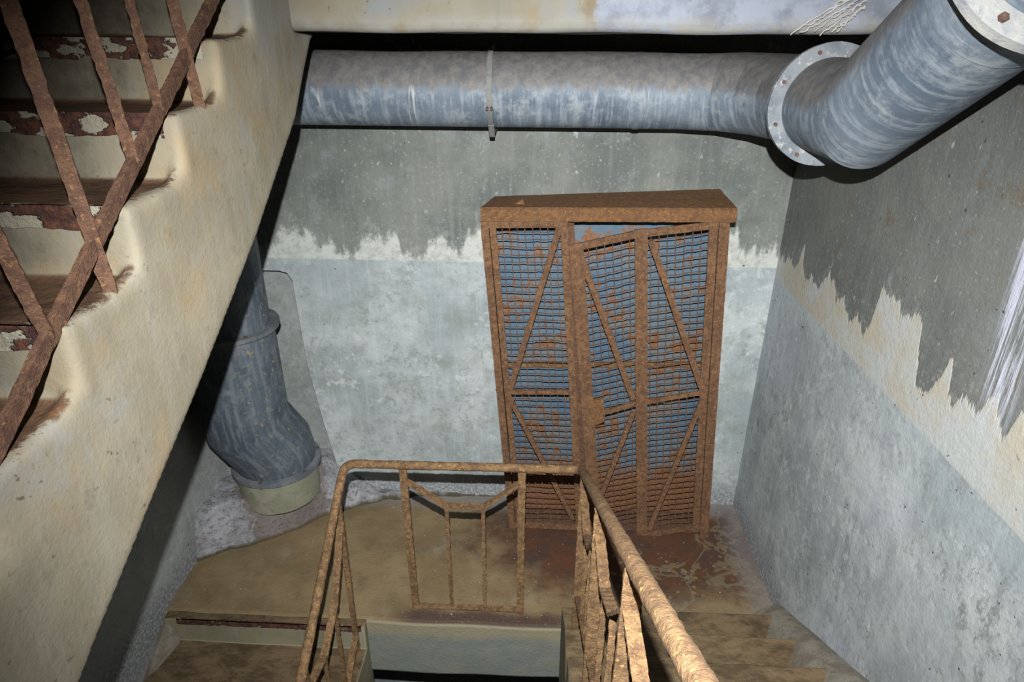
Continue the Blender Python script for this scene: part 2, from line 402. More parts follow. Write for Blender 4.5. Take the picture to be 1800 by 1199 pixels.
def extrude_x(bm, poly, x0, x1, nx=1):
    """polygon of (y,z) extruded along x"""
    a = [bm.verts.new((x0, y, z)) for y, z in poly]; prev = a
    for j in range(1, nx+1):
        xx = x0+(x1-x0)*j/nx
        b = [bm.verts.new((xx, y, z)) for y, z in poly]
        for k in range(len(poly)): bm.faces.new((prev[k], prev[(k+1)%len(poly)], b[(k+1)%len(poly)], b[k]))
        prev = b
    fa = bm.faces.new(a[::-1]); fb = bm.faces.new(prev)
    bmesh.ops.triangulate(bm, faces=[fa, fb])

# ------------------------------------------------------------------ setting
XL, XR, YB, YF = -1.86, 1.225, 3.33, 2.33
WX0, WX1 = -.83, .14                         # open well between the flights
# back wall with a rounded recess low on the left, behind the standing pipe
bm = bmesh.new()
zt, zb = 4.7, -3.2
niche = [at(500, 476, Y=YB), at(512, 490, Y=YB), at(540, 640, Y=YB), at(568, 740, Y=YB), at(592, 815, Y=YB)]
ztop = niche[0].z
prof = [(niche[0].x-.03, ztop), (niche[0].x+.012, ztop-.012), (niche[1].x+.004, niche[1].z-.01), (niche[2].x, niche[2].z), (niche[3].x, niche[3].z), (niche[4].x, niche[4].z), (niche[4].x+.01, -.02)]
out = [(-2.0, ztop)] + prof
def P3(x, z, y=YB): return bm.verts.new((x, y, z))
edge = prof + [(prof[-1][0], zb)]
for (xa, za), (xb, zb_) in zip(edge, edge[1:]): bm.faces.new((P3(xa, za), P3(1.5, za), P3(1.5, zb_), P3(xb, zb_)))
bm.faces.new((P3(-2., zt), P3(1.5, zt), P3(1.5, ztop), P3(prof[0][0], ztop), P3(-2., ztop)))
dep = YB+.085
a = [P3(x, z) for x, z in out]; mid_ = [P3(x-.006, z-.006, YB+.012) for x, z in out]; b = [P3(x-.02, z-.016, dep) for x, z in out]
for A, B in ((a, mid_), (mid_, b)):
    for k in range(len(out)-1): bm.faces.new((A[k], A[k+1], B[k+1], B[k]))
bb = b + [P3(-2.0, -.02, dep)]
f = bm.faces.new(bb); bmesh.ops.triangulate(bm, faces=[f])
v = [P3(-2., zb), P3(niche[4].x+.01, zb), P3(niche[4].x+.01, -.02), P3(-2., -.02)]; bm.faces.new(v)
bmesh.ops.remove_doubles(bm, verts=bm.verts, dist=1e-4)
struct('wall_back', bm, 'wall_back', smooth=50)
bm = bmesh.new(); box(bm, XR, XR+.15, -1.5, YB+.1, zb, zt); struct('wall_right', bm, 'wall_right')
bm = bmesh.new(); box(bm, XL-.15, XL, -1.5, YB+.12, zb, zt); struct('wall_left', bm, 'wall_left')
bm = bmesh.new(); box(bm, XL-.15, XR+.15, -1.65, -1.5, zb, zt); struct('wall_front', bm, 'dark')

# landing slab (floor)
def slab(name, mat, x0, x1, y0, y1, z0, z1, r=.03, nx=60, ny=24, amp=.006):
    bm = bmesh.new()
    bmesh.ops.create_cube(bm, size=1)
    for v in bm.verts: v.co = Vector(((x0+x1)/2+v.co.x*(x1-x0), (y0+y1)/2+v.co.y*(y1-y0), (z0+z1)/2+v.co.z*(z1-z0)))
    bmesh.ops.subdivide_edges(bm, edges=[e for e in bm.edges if abs((e.verts[0].co-e.verts[1].co).x) > .1], cuts=nx, use_grid_fill=True)
    bmesh.ops.subdivide_edges(bm, edges=[e for e in bm.edges if abs((e.verts[0].co-e.verts[1].co).y) > .1], cuts=ny, use_grid_fill=True)
    bmesh.ops.subdivide_edges(bm, edges=[e for e in bm.edges if abs((e.verts[0].co-e.verts[1].co).z) > .1], cuts=10, use_grid_fill=True)
    for v in bm.verts:      # worn, rounded front edge
        dy = v.co.y-y0
        v.co.z += noise.noise(Vector((v.co.x*3, v.co.y*3, 1.)))*amp*(1 if v.co.z > (z0+z1)/2 else 1.5)
        if dy < .001: v.co.y += noise.noise(Vector((v.co.x*4, 3.3, v.co.z*4)))*amp
    return bm
bm = slab('floor', 'floor', XL-.02, XR+.02, YF, YB+.1, -.37, 0)
o = struct('floor', bm, 'floor', bevel=.022, seg=3)
bm = slab('ceiling', 'beam', XL-.02, XR+.02, YF, YB+.1, 2.652, 3.0, amp=.005)
o = struct('ceiling', bm, 'beam', bevel=.03, seg=3)
# mid landing under the photographer, lower landing far below
bm = bmesh.new(); box(bm, XL, XR, -1.5, -.02, 1.25, 1.46); struct('floor_middle', bm, 'dark')
bm = bmesh.new(); box(bm, XL, XR, -1.5, YB, -3.2, -3.0); struct('floor_lower', bm, 'dark')

# mortar mound round the pipe foot, at the back left corner
bm = bmesh.new()
fc = [(-1.88, 2.66), (-1.80, 2.72), (-1.65, 2.80), (-1.49, 2.885), (-1.304, 3.05), (-1.067, 3.205), (-.735, 3.30), (-.2, 3.325), (.3, 3.33)]
def front(x):
    for (a, b), (c, d) in zip(fc, fc[1:]):
        if a <= x <= c: return b+(d-b)*(x-a)/(c-a)
    return fc[0][1] if x < fc[0][0] else 3.33
nx, ny = 130, 60; g = []
for i in range(nx+1):
    row = []
    x = XL + (.15-XL)*i/nx; fy = front(x) + noise.noise(Vector((x*9, 0, 0)))*.02
    for j in range(ny+1):
        y = fy-.02 + (YB+.1-fy+.02)*(j/ny)**1.6
        d = y-fy
        H = .235*max(0, min(1, (-1.02-x)/.3)) + .028
        if d <= 0: h = -.01
        else: t = min(1, d/(.10 if H > .1 else .05)); h = H*(t*t*(3-2*t))**.7 + .0
        h += (noise.noise(Vector((x*14, y*14, 0)))*.012 + noise.noise(Vector((x*50, y*50, 0)))*.004)*(1 if d > 0 else 0)
        row.append(bm.verts.new((x, y, h)))
    g.append(row)
for i in range(nx):
    for j in range(ny): bm.faces.new((g[i][j], g[i+1][j], g[i+1][j+1], g[i][j+1]))
struct('trim_1', bm, 'mound', 'rough pale mortar fillet round the standing pipe', smooth=60)

# ------------------------------------------------------------------ flights
def rough_side(bm, amp=.006, s=5.):
    for v in bm.verts:
        n3 = Vector((noise.noise(v.co*s), noise.noise(v.co*s+Vector((5,5,5))), noise.noise(v.co*s+Vector((9,1,4)))))
        v.co += n3*amp
def stair(name, label, poly, x0, x1, mat, noses, nose_x, nmat, bevel=.012, name_soft=False):
    t = thing(name, label, 'stairs')
    bm = bmesh.new(); extrude_x(bm, poly, x0, x1, 24)
    rough_side(bm)
    if name_soft:
        for j in range(1, 9):        # soft mortar ridge along each tread's open edge
            y = .252*j; zz = 1.425+.151*(j+1)
            bmt = bmesh.new(); q = dens([(WX0-.022, y-.0, zz-.02), (WX0-.022, y+.06, zz-.012), (WX0-.020, y+.20, zz-.002), (WX0-.020, y+.275, zz+.03)], .04)
            tube(bmt, q, [.008+.010*min(1, i/len(q)*1.3) for i in range(len(q))], 10, rough=.006, rs=14)
            q = dens([(WX0-.018, y+.262, zz+.0), (WX0-.014, y+.262, zz+.06), (WX0-.012, y+.262, zz+.13)], .03)
            tube(bmt, q, [.020-.010*i/len(q) for i in range(len(q))], 10, rough=.006, rs=14)
            me_ = bpy.data.meshes.new('tmp'); bmt.to_mesh(me_); bmt.free(); bm.from_mesh(me_); bpy.data.meshes.remove(me_)
        o = link('stair_body', bm, mat, t)
        r = o.modifiers.new('remesh', 'REMESH'); r.mode = 'VOXEL'; r.voxel_size = .011; r.use_smooth_shade = True
        sm = o.modifiers.new('smooth', 'SMOOTH'); sm.iterations = 7; sm.factor = .6
    else: link('stair_body', bm, mat, t, bevel=bevel, seg=3)
    for y, z, sgn, h in noses:
        bm = bmesh.new()
        nseg = 60; xa, xb = nose_x
        # worn angle iron: front leg and top leg
        for (dy0, dy1, dz0, dz1) in ((-.004, .003, -h, .003), (-.003, .008, -.003, .003)):
            rows = []
            for i in range(nseg+1):
                x = xa+(xb-xa)*i/nseg; w = noise.noise(Vector((x*14, y*7, z)))*.010+noise.noise(Vector((x*60, y, z)))*.005
                r = []
                for (yy, zz) in ((dy0, dz0), (dy1, dz0), (dy1, dz1), (dy0, dz1)):
                    zz2 = zz + (w if zz == -h else 0); yy2 = yy + (w if yy == .008 else 0)
                    r.append(bm.verts.new((x, y+sgn*yy2, z+zz2)))
                rows.append(r)
            for a, b in zip(rows, rows[1:]):
                for k in range(4): bm.faces.new((a[k], a[(k+1)%4], b[(k+1)%4], b[k]))
            bm.faces.new(rows[0][::-1]); bm.faces.new(rows[-1])
        link('nosing', bm, nmat, t)
    return t

# upper flight: climbs away from the camera on the left
poly = [(-.02, 1.46)]
noses = []
for j in range(0, 9):
    y = .0+.252*j; z0 = 1.425+.151*j if j else 1.46; z1 = 1.425+.151*(j+1)
    poly += [(y, z0), (y, z1)]; noses.append((y, z1, 1, .047))
poly = [p for i, p in enumerate(poly) if i != 0]
ytop = poly[-1]
poly += [(YF+.01, ytop[1]+.0), (YF+.01, 2.648), (2.56, 2.648), (2.50, 2.625), (2.40, 2.52), (2.27, 2.385), (1.83, 2.105), (1.436, 1.89), (1.0, 1.665), (.5, 1.40), (.2, 1.25), (-.02, 1.2), (-.02, 1.46)]
poly = poly[:-1]
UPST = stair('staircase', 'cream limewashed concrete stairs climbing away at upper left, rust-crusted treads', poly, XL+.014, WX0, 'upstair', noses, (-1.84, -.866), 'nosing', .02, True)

# right flight: climbs from the landing toward the camera
poly = [(YF+.02, -.3), (YF+.02, .0)]; noses = []
poly = [(YF, -.36), (YF, .15)]
for k in range(1, 10):
    y = YF-.262*(k-1); z = .15*k
    if k > 1: poly += [(y, z)]
    noses.append((y, z, -1, .03))
    poly += [(y-.262, z)]
poly += [(-.035, 1.46), (-.035, 1.25), (.2, 1.05), (YF-.262, -.30)]
RST = stair('staircase', 'muddy concrete steps climbing from the landing beside the right wall', poly, WX1, XR-.014, 'stair', [], (0, 1), 'nosing2', .01)
# left flight: goes down from the landing toward the camera
poly = [(YF, -.36), (YF, -.002), (YF-.045, -.002)]; noses = [(YF-.045, -.002, 1, .028)]
poly = [(YF+.01, -.5), (YF+.01, -.003), (YF-.045, -.003)]
for k in range(1, 10):
    y = YF-.045-.255*(k-1); z = -.15*k
    poly += [(y, z), (y-.255, z)]
    noses.append((y-.255, z, 1, .03))
poly += [(-.02, -1.5), (-.02, -1.8), (YF-.2, -.5)]
LST = stair('staircase', 'muddy concrete steps going down at lower left with dark rusted nosing', poly, XL+.014, WX0, 'stair', noses[:5], (-1.775, -.845), 'nosing2', .012)
# flight overhead on the right; only its sloping underside shows
poly = [(YF+.02, 2.84), (YF+.02, 3.0), (YF-.2, 3.15), (.0, 4.55), (.0, 4.16), (YF-.005, 2.84)]
bm = bmesh.new(); extrude_x(bm, poly, WX1-.005, XR-.001, 24); rough_side(bm, .008)
o = struct('ceiling_sloping', bm, 'beam', bevel=.02)
# curbs beside the steps
def curb(name, x0, x1, y0, z0, y1, z1, w=.05):
    bm = bmesh.new(); pts = [(y0, z0), (y1, z1)]; n = 60; rows = []
    for i in range(n+1):
        t = i/n; y = y0+(y1-y0)*t; z = z0+(z1-z0)*t + noise.noise(Vector((y*6, x0, 0)))*.005
        s = 1 if x1 > x0 else -1
        e = noise.noise(Vector((y*4, x1, 3.)))*.008
        prof = [(x0, z+.030), (x0+(x1-x0)*.28, z+.038), (x0+(x1-x0)*.60+e, z+.018), (x1+e, z-.055), (x1+e, z-.25), (x0, z-.25)]
        rows.append([bm.verts.new((px_, y, pz)) for px_, pz in prof])
    for a, b in zip(rows, rows[1:]):
        for k in range(6): bm.faces.new((a[k], a[(k+1)%6], b[(k+1)%6], b[k]))
    bm.faces.new(rows[0][::-1]); bm.faces.new(rows[-1])
    o = link(name, bm, 'curb', smooth=45); o['kind'] = 'structure'
    return o
curb('trim_2', XR-.001, 1.070, 2.43, .075, .3, 1.295)['label'] = 'mortar curb sloping along the foot of the right wall'
curb('trim_3', XL+.001, -1.785, 2.36, -.03, .3, -1.20)['label'] = 'mortar curb sloping along the foot of the left wall'

# ------------------------------------------------------------------ railings
def flat(parent, name, p0, p1, w=.032, t=.011, side=(0, 1, 0), rough=.0030, mat='rustrail', wob=.0):
    bm = bmesh.new(); L = (Vector(p1)-Vector(p0)).length
    bar(bm, p0, p1, w, t, side, max(2, int(L/.010)), rough, wob)
    return link(name, bm, mat, parent, smooth=50)

LR = thing('stair_railing', 'rusty iron railing wrapping three sides of the open stairwell', 'railing')
YR = 2.41; XA, XB = -.87, .20; SL = .575; RR = .0195
def zl(y): return .885+(y-YR)*.60
def zr(y): return .895+(YR-y)*.567
p = fillet([(XA, .2, zl(.2)), (XA, YR, .885), (XB, YR, .895), (XB, .10, zr(.10))], .055, 7)
pp = dens(p, .02)
bm = bmesh.new(); tube(bm, pp, [RR]*len(pp), 16, rough=.0024, rs=45); link('handrail', bm, 'rustrail', LR, smooth=60)
# end panel over the landing edge
zE = .02
x1, x2, x3, x4 = -.605, -.413, -.243, -.066
flat(LR, 'post', (x1, YR, .875), (x1+.012, YR, -.0), .034, .012, (1, 0, 0))
flat(LR, 'post', (x4, YR, .88), (x4, YR, -.0), .034, .012, (1, 0, 0))
flat(LR, 'baluster', (x2, YR, .665), (x2+.003, YR, .01), .017, .008, (1, 0, 0))
flat(LR, 'baluster', (x3, YR, .668), (x3, YR, .01), .017, .008, (1, 0, 0))
flat(LR, 'brace', (x1+.01, YR, .80), (x2-.004, YR, .672), .034, .010, (0, 1, 0))
flat(LR, 'brace', (x2-.012, YR, .668), (x3+.012, YR, .67), .034, .010, (0, 1, 0))
flat(LR, 'brace', (x3+.004, YR, .672), (x4-.01, YR, .81), .034, .010, (0, 1, 0))
flat(LR, 'bottom_rail', (x1, YR, .028), (x4, YR, .030), .030, .010, (0, 1, 0))
# side panels
def side_panel(parent, X, ya, step, zrail, znose, n, w=.032, ztread=None, mat='rustrail', ratios=(.36, .67), drops=(.13, .31, .29, .13), wd=(1, 0, 0), cut=99.):
    s = -1 if step < 0 else 1
    for i in range(n):
        y0 = ya+step*i; y3 = ya+step*(i+1); y1 = y0+step*ratios[0]; y2 = y0+step*ratios[1]
        flat(parent, 'post', (X, y0, zrail(y0)-.012), (X, y0, ztread(y0)), w, .012, wd, mat=mat)
        for yy, dr in ((y1, drops[1]), (y2, drops[2])):
            flat(parent, 'baluster', (X, yy, zrail(yy)-dr), (X, yy, znose(yy)), .018, .009, wd, mat=mat)
        flat(parent, 'brace', (X, y0, zrail(y0)-drops[0]), (X, y1, zrail(y1)-drops[1]), .032, .010, wd, mat=mat)
        flat(parent, 'brace', (X, y1, zrail(y1)-drops[1]), (X, y2, zrail(y2)-drops[2]), .032, .010, wd, mat=mat)
        flat(parent, 'brace', (X, y2, zrail(y2)-drops[2]), (X, y3, zrail(y3)-drops[3]), .032, .010, wd, mat=mat)
        flat(parent, 'bottom_rail', (X, y0, znose(y0)), (X, y3, znose(y3)), .030, .012, wd, mat=mat)
def tl(y):   # left lower tread under y
    k = 0
    while y < YF-.045-.255*k: k += 1
    return -.15*k
def tr(y):
    k = 1
    while y < YF-.262*k: k += 1
    return .15*k
side_panel(LR, XA, 2.27, -.57, zl, lambda y: zl(y)-.84, 3, .026, tl)
side_panel(LR, XB, 2.20, -.60, zr, lambda y: zr(y)-.66, 3, .042, tr, drops=(.12, .24, .24, .12))

URL = thing('stair_railing', 'rusty iron railing on the upper left stairs, long diagonal bottom bar', 'railing')
XU = -.847
ud = [at(*q, X=XU) for q in ((375, 0), (270, 200), (155, 450), (85, 590), (0, 770))]
k_ = (ud[0].z-ud[-1].z)/(ud[0].y-ud[-1].y)
def zu(y): return ud[2].z + (y-ud[2].y)*k_
bm = bmesh.new(); bar(bm, (XU, .30, zu(.30)), (XU, 2.25, zu(2.25)), .030, .014, (0, -.6, 1), 160, .0025, .004); link('bottom_rail', bm, 'rustdark', URL, smooth=50)
bm = bmesh.new(); q = dens([(XU, .12, zu(.12)+.80), (XU, 2.35, zu(2.35)+.80)], .03); tube(bm, q, .0195, 14, rough=.002, rs=70); link('handrail', bm, 'rustdark', URL, smooth=60)
def tu(y): return 1.425+.151*(math.floor(y/.252)+1)
for (xt, yt, xb_, yb_, full, w) in ((17, 0, 183, 470, True, .026), (140, 0, 238, 295, False, .022), (228, 0, 277, 180, False, .019), (305, 0, 345, 150, True, .025), (-12, 400, 80, 580, False, .022)):
    a = at(xt, yt, X=XU); b = at(xb_, yb_, X=XU); d = (a-b).normalized()
    top = b + d*((zu(b.y)+.78-b.z)/d.z)
    if full: b = Vector((XU, b.y, tu(b.y)-.005))
    else: b = Vector((XU, b.y, zu(b.y)))
    flat(URL, 'post' if full else 'baluster', top, b, w, .010, (.85, .5, 0), mat='rustdark', rough=.003)
for y0 in (.66, 2.15):
    flat(URL, 'post', (XU, y0, zu(y0)+.79), (XU, y0, tu(y0)), .030, .012, (1, 0, 0), mat='rustdark')
for y0, y3 in ((.66, 1.16), (1.16, 1.66), (1.66, 2.15)):
    y1 = y0+.34*(y3-y0); y2 = y0+.66*(y3-y0)
    for a, b, da, db in ((y0, y1, .08, .22), (y1, y2, .22, .22), (y2, y3, .22, .08)):
        flat(URL, 'brace', (XU, a, zu(a)+.8-da), (XU, b, zu(b)+.8-db), .03, .01, (1, 0, 0), mat='rustdark')
for yb_ in (1.82, 1.98):
    flat(URL, 'baluster', (XU, yb_, zu(yb_)+.58), (XU, yb_, zu(yb_)), .022, .010, (1, 0, 0), mat='rustdark')

# ------------------------------------------------------------------ big pipes
def flange(parent, c, d, r, t, rin, nb, mat, phase=0., br=.013, rb=None, boltmat='bolt'):
    c = Vector(c); d = Vector(d).normalized()
    bm = bmesh.new(); e = t*.18
    tube(bm, [c-d*t/2, c-d*(t/2-.0001), c+d*(t/2-.0001), c+d*t/2], [r-e, r, r, r-e], 64, rough=.002, rs=12)
    f = link('flange', bm, mat, parent, smooth=40)
    ref = Vector((0, 0, 1)) if abs(d.z) < .9 else Vector((0, -1, 0))
    x = (ref-d*ref.dot(d)).normalized(); y = d.cross(x); rb = rb or (r+rin)/2
    for k in range(nb):
        a = phase+2*math.pi*k/nb; p_ = c + (x*math.cos(a)+y*math.sin(a))*rb
        bm = bmesh.new(); tube(bm, [p_-d*(t/2+.008), p_+d*(t/2+.008)], br, 6, uv=False)
        link('bolt', bm, boltmat, f)
    return f
VP_ = thing('ventilation_pipe', 'large galvanised pipe running under the ceiling and turning along the right wall', 'pipe')
R0 = .160; ZP = 2.423; YP = 3.12
F1 = Vector((.985, 2.49, 2.425)); M1 = Vector((.995, 2.20, 2.425)); sdir = Vector((0, -1, .575)).normalized()
bm = bmesh.new(); tube(bm, [(-1.38, YP, ZP), (-.25, YP, ZP), (.40, YP, ZP)], R0, 64, rough=.0015, rs=6); link('pipe_run', bm, 'galv', VP_, smooth=50)
bm = bmesh.new(); tube(bm, [(.38, YP, ZP), (.58, YP, ZP), (.76, 3.075, ZP), (.89, 2.95, ZP), (.965, 2.78, ZP), (F1.x, 2.62, ZP), F1], [R0+.001]*7, 64); link('elbow', bm, 'galv', VP_, smooth=15)
for q, rr in (((.40, YP, ZP), R0+.004), ):
    bm = bmesh.new(); tube(bm, [Vector(q)-Vector((.012, 0, 0)), Vector(q)+Vector((.012, 0, 0))], rr, 64); link('seam_band', bm, 'galv', VP_, smooth=40)
flange(VP_, F1, (.02, -1, 0), .205, .022, R0, 8, 'flange', phase=.35, br=.007)
bm = bmesh.new(); pts = [F1, F1+Vector((.001, -.03, 0)), M1-Vector((0, -.1, 0)), M1, M1+sdir*.12, M1+sdir*.62]
tube(bm, pts, [R0-.002]*len(pts), 64); link('elbow', bm, 'galvpipe' if 0 else 'galv', VP_, smooth=20)
F2 = M1+sdir*.755
bm = bmesh.new(); tube(bm, [M1+sdir*.60, F2], R0, 64); link('pipe_run', bm, 'galv', VP_, smooth=50)
flange(VP_, F2, sdir, .215, .026, R0, 8, 'white', phase=.9, br=.010)
bm = bmesh.new(); tube(bm, [F2, F2+sdir*1.6], R0-.004, 64); link('pipe_run', bm, 'galv', VP_, smooth=50)
# strap bracket round the horizontal run
cx = at(860, 160, Y=YP-R0).x
bm = bmesh.new(); n = 40; rows = []
for i in range(n+1):
    a = math.radians(105-i*210/n + 90-90)
    a = math.radians(80 + i*200/n)      # from over the top, round the front, to below
    r1 = R0+.004; r2 = R0+.012
    c_, s_ = math.cos(a), math.sin(a)
    rows.append([bm.verts.new((cx+dx, YP+c_*r, ZP+s_*r)) for dx, r in ((-.011, r1), (.011, r1), (.011, r2), (.004, r2+.001), (-.004, r2+.001), (-.011, r2))])
for a, b in zip(rows, rows[1:]):
    for k in range(6): bm.faces.new((a[k], a[(k+1)%6], b[(k+1)%6], b[k]))
bm.faces.new(rows[0][::-1]); bm.faces.new(rows[-1])
st = link('strap', bm, 'band', VP_)
bm = bmesh.new(); bar(bm, (cx+.002, YP-.035, ZP-R0-.035), (cx+.002, YP-.10, ZP-R0+.02), .024, .012, (1, 0, 0)); bar(bm, (cx+.002, YP-.04, ZP-R0-.02), (cx+.002, YB, ZP-R0-.02), .024, .008, (1, 0, 0)); link('bracket', bm, 'band', st)
for a in (-.009, .009):
    bm = bmesh.new(); tube(bm, [(cx+a, YP-R0-.006, ZP-.062), (cx+a, YP-R0-.022, ZP-.066)], .006, 8); link('bolt', bm, 'bolt', st)
bm = bmesh.new(); tube(bm, [(cx+.004, YP-.03, ZP+R0+.0), (cx+.012, YP-.075, ZP+R0+.02)], .007, 8); link('bolt', bm, 'bolt', st)

SP = thing('standing_pipe', 'thick dark grey pipe standing in the back left corner on a round collar', 'pipe', group=None)
bx, by = -1.59, 2.985; ex, ey = -1.505, 3.075
bm = bmesh.new(); tube(bm, [(bx, by, 1.22), (bx, by, 2.65)], .205, 64); link('pipe_run', bm, 'galvdark', SP, smooth=50)
bm = bmesh.new(); tube(bm, [(bx, by, 1.285), (bx, by, .80), (bx+.005, by+.005, .72), (ex-.01, ey-.01, .52), (ex, ey, .45), (ex, ey, .41)], [.222, .224, .225, .226, .222, .215], 64); link('elbow', bm, 'galvdark', SP, smooth=22)
flange(SP, (bx, by, 1.295), (0, 0, 1), .250, .022, .21, 8, 'flangedark', br=.009)
flange(SP, (ex, ey, .405), (0, 0, 1), .248, .026, .22, 6, 'flangedark', br=.009)
bm = bmesh.new(); tube(bm, [(ex, ey, .19), (ex, ey, .23), (ex, ey, .392)], [.218, .222, .226], 64, rough=.003, rs=9); link('collar', bm, 'collar', SP, smooth=50)

# ------------------------------------------------------------------ cabinet
YC = 3.035
CB = thing('wire_mesh_cabinet', 'rusty mesh-fronted steel cabinet leaning left against the back wall, crooked door', 'cabinet')
def cp(px, py, dy=0.): q = at(px, py, Y=YC); return Vector((q.x, YC+dy, q.z))
def cbar(parent, name, a, b, wpx, dy=0., t=.012, mat='rust', rough=.0016):
    p0, p1 = cp(*a, dy), cp(*b, dy); bm = bmesh.new(); d = p1-p0
    bar(bm, p0, p1, wpx, t, Vector((d.z, 0, -d.x)), max(4, int(d.length/.012)), rough)
    return link(name, bm, mat, parent, smooth=50)
# corners (front)
cbar(CB, 'corner_post', (851.5, 388), (902, 934), .036, 0, .03)
cbar(CB, 'corner_post', (1273, 388), (1236, 944), .048, 0, .03)
for xx, zz in ((-.155, 1.85), (.90, 1.86)):
    bm = bmesh.new(); bar(bm, (xx if xx < 0 else 1.0-.01, YB-.03, 0), ((-.29 if xx < 0 else .875), YB-.03, zz), .03, .03, (1, 0, 0), 40, .002); link('corner_post', bm, 'rust', CB)
# side sheets
for (a, b) in (((849, 388), (899, 930)), ((1277, 388), (1240, 940))):
    p0, p1 = cp(*a), cp(*b); bm = bmesh.new()
    bar(bm, (p0.x, (YC+YB)/2+.01, p0.z), (p1.x, (YC+YB)/2+.01, p1.z+.01), .005, YB-YC-.05, (1, 0, 0), 4); link('side_panel', bm, 'rustdark', CB)
# back sheet and shelf
bm = bmesh.new()
tlc, trc, brc, blc = cp(862, 375), cp(1276, 375), cp(1243, 935), cp(900, 928)
yb = YC+.175
v = [bm.verts.new((q.x, yb+dd, q.z)) for dd in (0, .004) for q in (tlc, trc, brc, blc)]
for f_ in ((0,1,2,3),(7,6,5,4),(0,4,5,1),(1,5,6,2),(2,6,7,3),(3,7,4,0)): bm.faces.new([v[i] for i in f_])
link('back_panel', bm, 'panel', CB)
pa, pb = at(880, 640, Y=yb-.01), at(1262, 640, Y=yb-.01)
bm = bmesh.new(); bar(bm, (pa.x-.02, yb-.016, pa.z), (pb.x-.01, yb-.016, pb.z), .026, .02, (0, 0, 1), 60, .004); link('shelf', bm, 'rustrail', CB, smooth=50)
# floor plate
bm = bmesh.new(); box(bm, -.14, 1.0, YC+.01, YB-.02, .01, .025); link('bottom_panel', bm, 'rustdark', CB)
# cap: folded sheet with a front lip
bm = bmesh.new()
fl, frr = cp(846, 387), cp(1291, 389); z0l, z0r = fl.z, frr.z; hl = .055
bl, br_ = at(870, 345, Y=YB-.005), at(1266, 332, Y=YB-.005)
nx = 60; rows = []
for i in range(nx+1):
    t = i/nx; x = fl.x+(frr.x-fl.x)*t; z = z0l+(z0r-z0l)*t
    xb2 = bl.x+(br_.x-bl.x)*t; zb2 = bl.z+(br_.z-bl.z)*t
    w = noise.noise(Vector((x*30, 0, 0)))*.003
    r_ = [(x, YC-.022, z+w), (x, YC-.024, z+hl), (x, YC-.012, z+hl+.010)]
    for j in range(1, 7):
        s = j/6; r_.append((x+(xb2-x)*s, YC-.012+(YB-.005-YC+.012)*s, z+hl+.010+(zb2-z-hl-.010)*s + noise.noise(Vector((x*4, s*2, 5)))*.006*math.sin(s*math.pi)))
    r_ += [(xb2, YB-.005, zb2-.03), (x, YC-.016, z+hl-.02), (x, YC-.016, z+.004+w)]
    rows.append([bm.verts.new(q) for q in r_])
K = len(rows[0])
for a, b in zip(rows, rows[1:]):
    for k in range(K): bm.faces.new((a[k], a[(k+1)%K], b[(k+1)%K], b[k]))
e1 = bm.faces.new(rows[0][::-1]); e2 = bm.faces.new(rows[-1]); bmesh.ops.triangulate(bm, faces=[e1, e2])
link('top_cap', bm, 'rustcap', CB, smooth=30)
# torn flap on the cap
bm = bmesh.new(); f0 = cp(905, 369); f0 = Vector((f0.x, YC+.03, z0l+hl+.016))
vs = [bm.verts.new(f0+Vector(q)) for q in ((0, 0, 0), (.045, -.006, .0), (.034, .006, .022), (.02, .01, .012))]
bm.faces.new(vs); vs2 = [bm.verts.new(v_.co+Vector((0, .002, .001))) for v_ in vs]; bm.faces.new(vs2[::-1])
link('torn_flap', bm, 'rustcap', CB)

def lerp2(a, b, t): return (a[0]+(b[0]-a[0])*t, a[1]+(b[1]-a[1])*t)
def quadpt(Q, u, v): # Q = TL, TR, BR, BL pixels
    return lerp2(lerp2(Q[0], Q[1], u), lerp2(Q[3], Q[2], u), v)
def wires(parent, Q, sp=.0385, dy=.016, wob=.0):
    P = [cp(*q, dy) for q in Q]; W = ((P[1]-P[0]).length+(P[2]-P[3]).length)/2; H = ((P[3]-P[0]).length+(P[2]-P[1]).length)/2
    nu, nv = round(W/sp), round(H/sp); bm = bmesh.new()
    def S3(u, v): return P[0].lerp(P[1], u).lerp(P[3].lerp(P[2], u), v)
    th = .0038
    for i in range(1, nu):
        n_ = 30; pts = []
        for j in range(n_+1):
            q = S3(i/nu, j/n_); pts.append(q + Vector((noise.noise(Vector((i*3.1, j*.35, 2.)))*.003, 0, 0)))
        for a, b in zip(pts, pts[1:]): bar(bm, a, b, th, th, (1, 0, 0))
    for j in range(1, nv):
        n_ = nu*2; pts = []
        for i in range(n_+1):
            q = S3(i/n_, j/nv); pts.append(q + Vector((0, .004+(.002 if i % 2 else -.001), noise.noise(Vector((i*.5, j*.9, 7.)))*(.004+wob) + noise.noise(Vector((i*.12, j*.2, 3.)))*.006)))
        for a, b in zip(pts, pts[1:]): bar(bm, a, b, th, th, (0, 0, 1))
    return link('wire_mesh', bm, 'rustdark', parent)
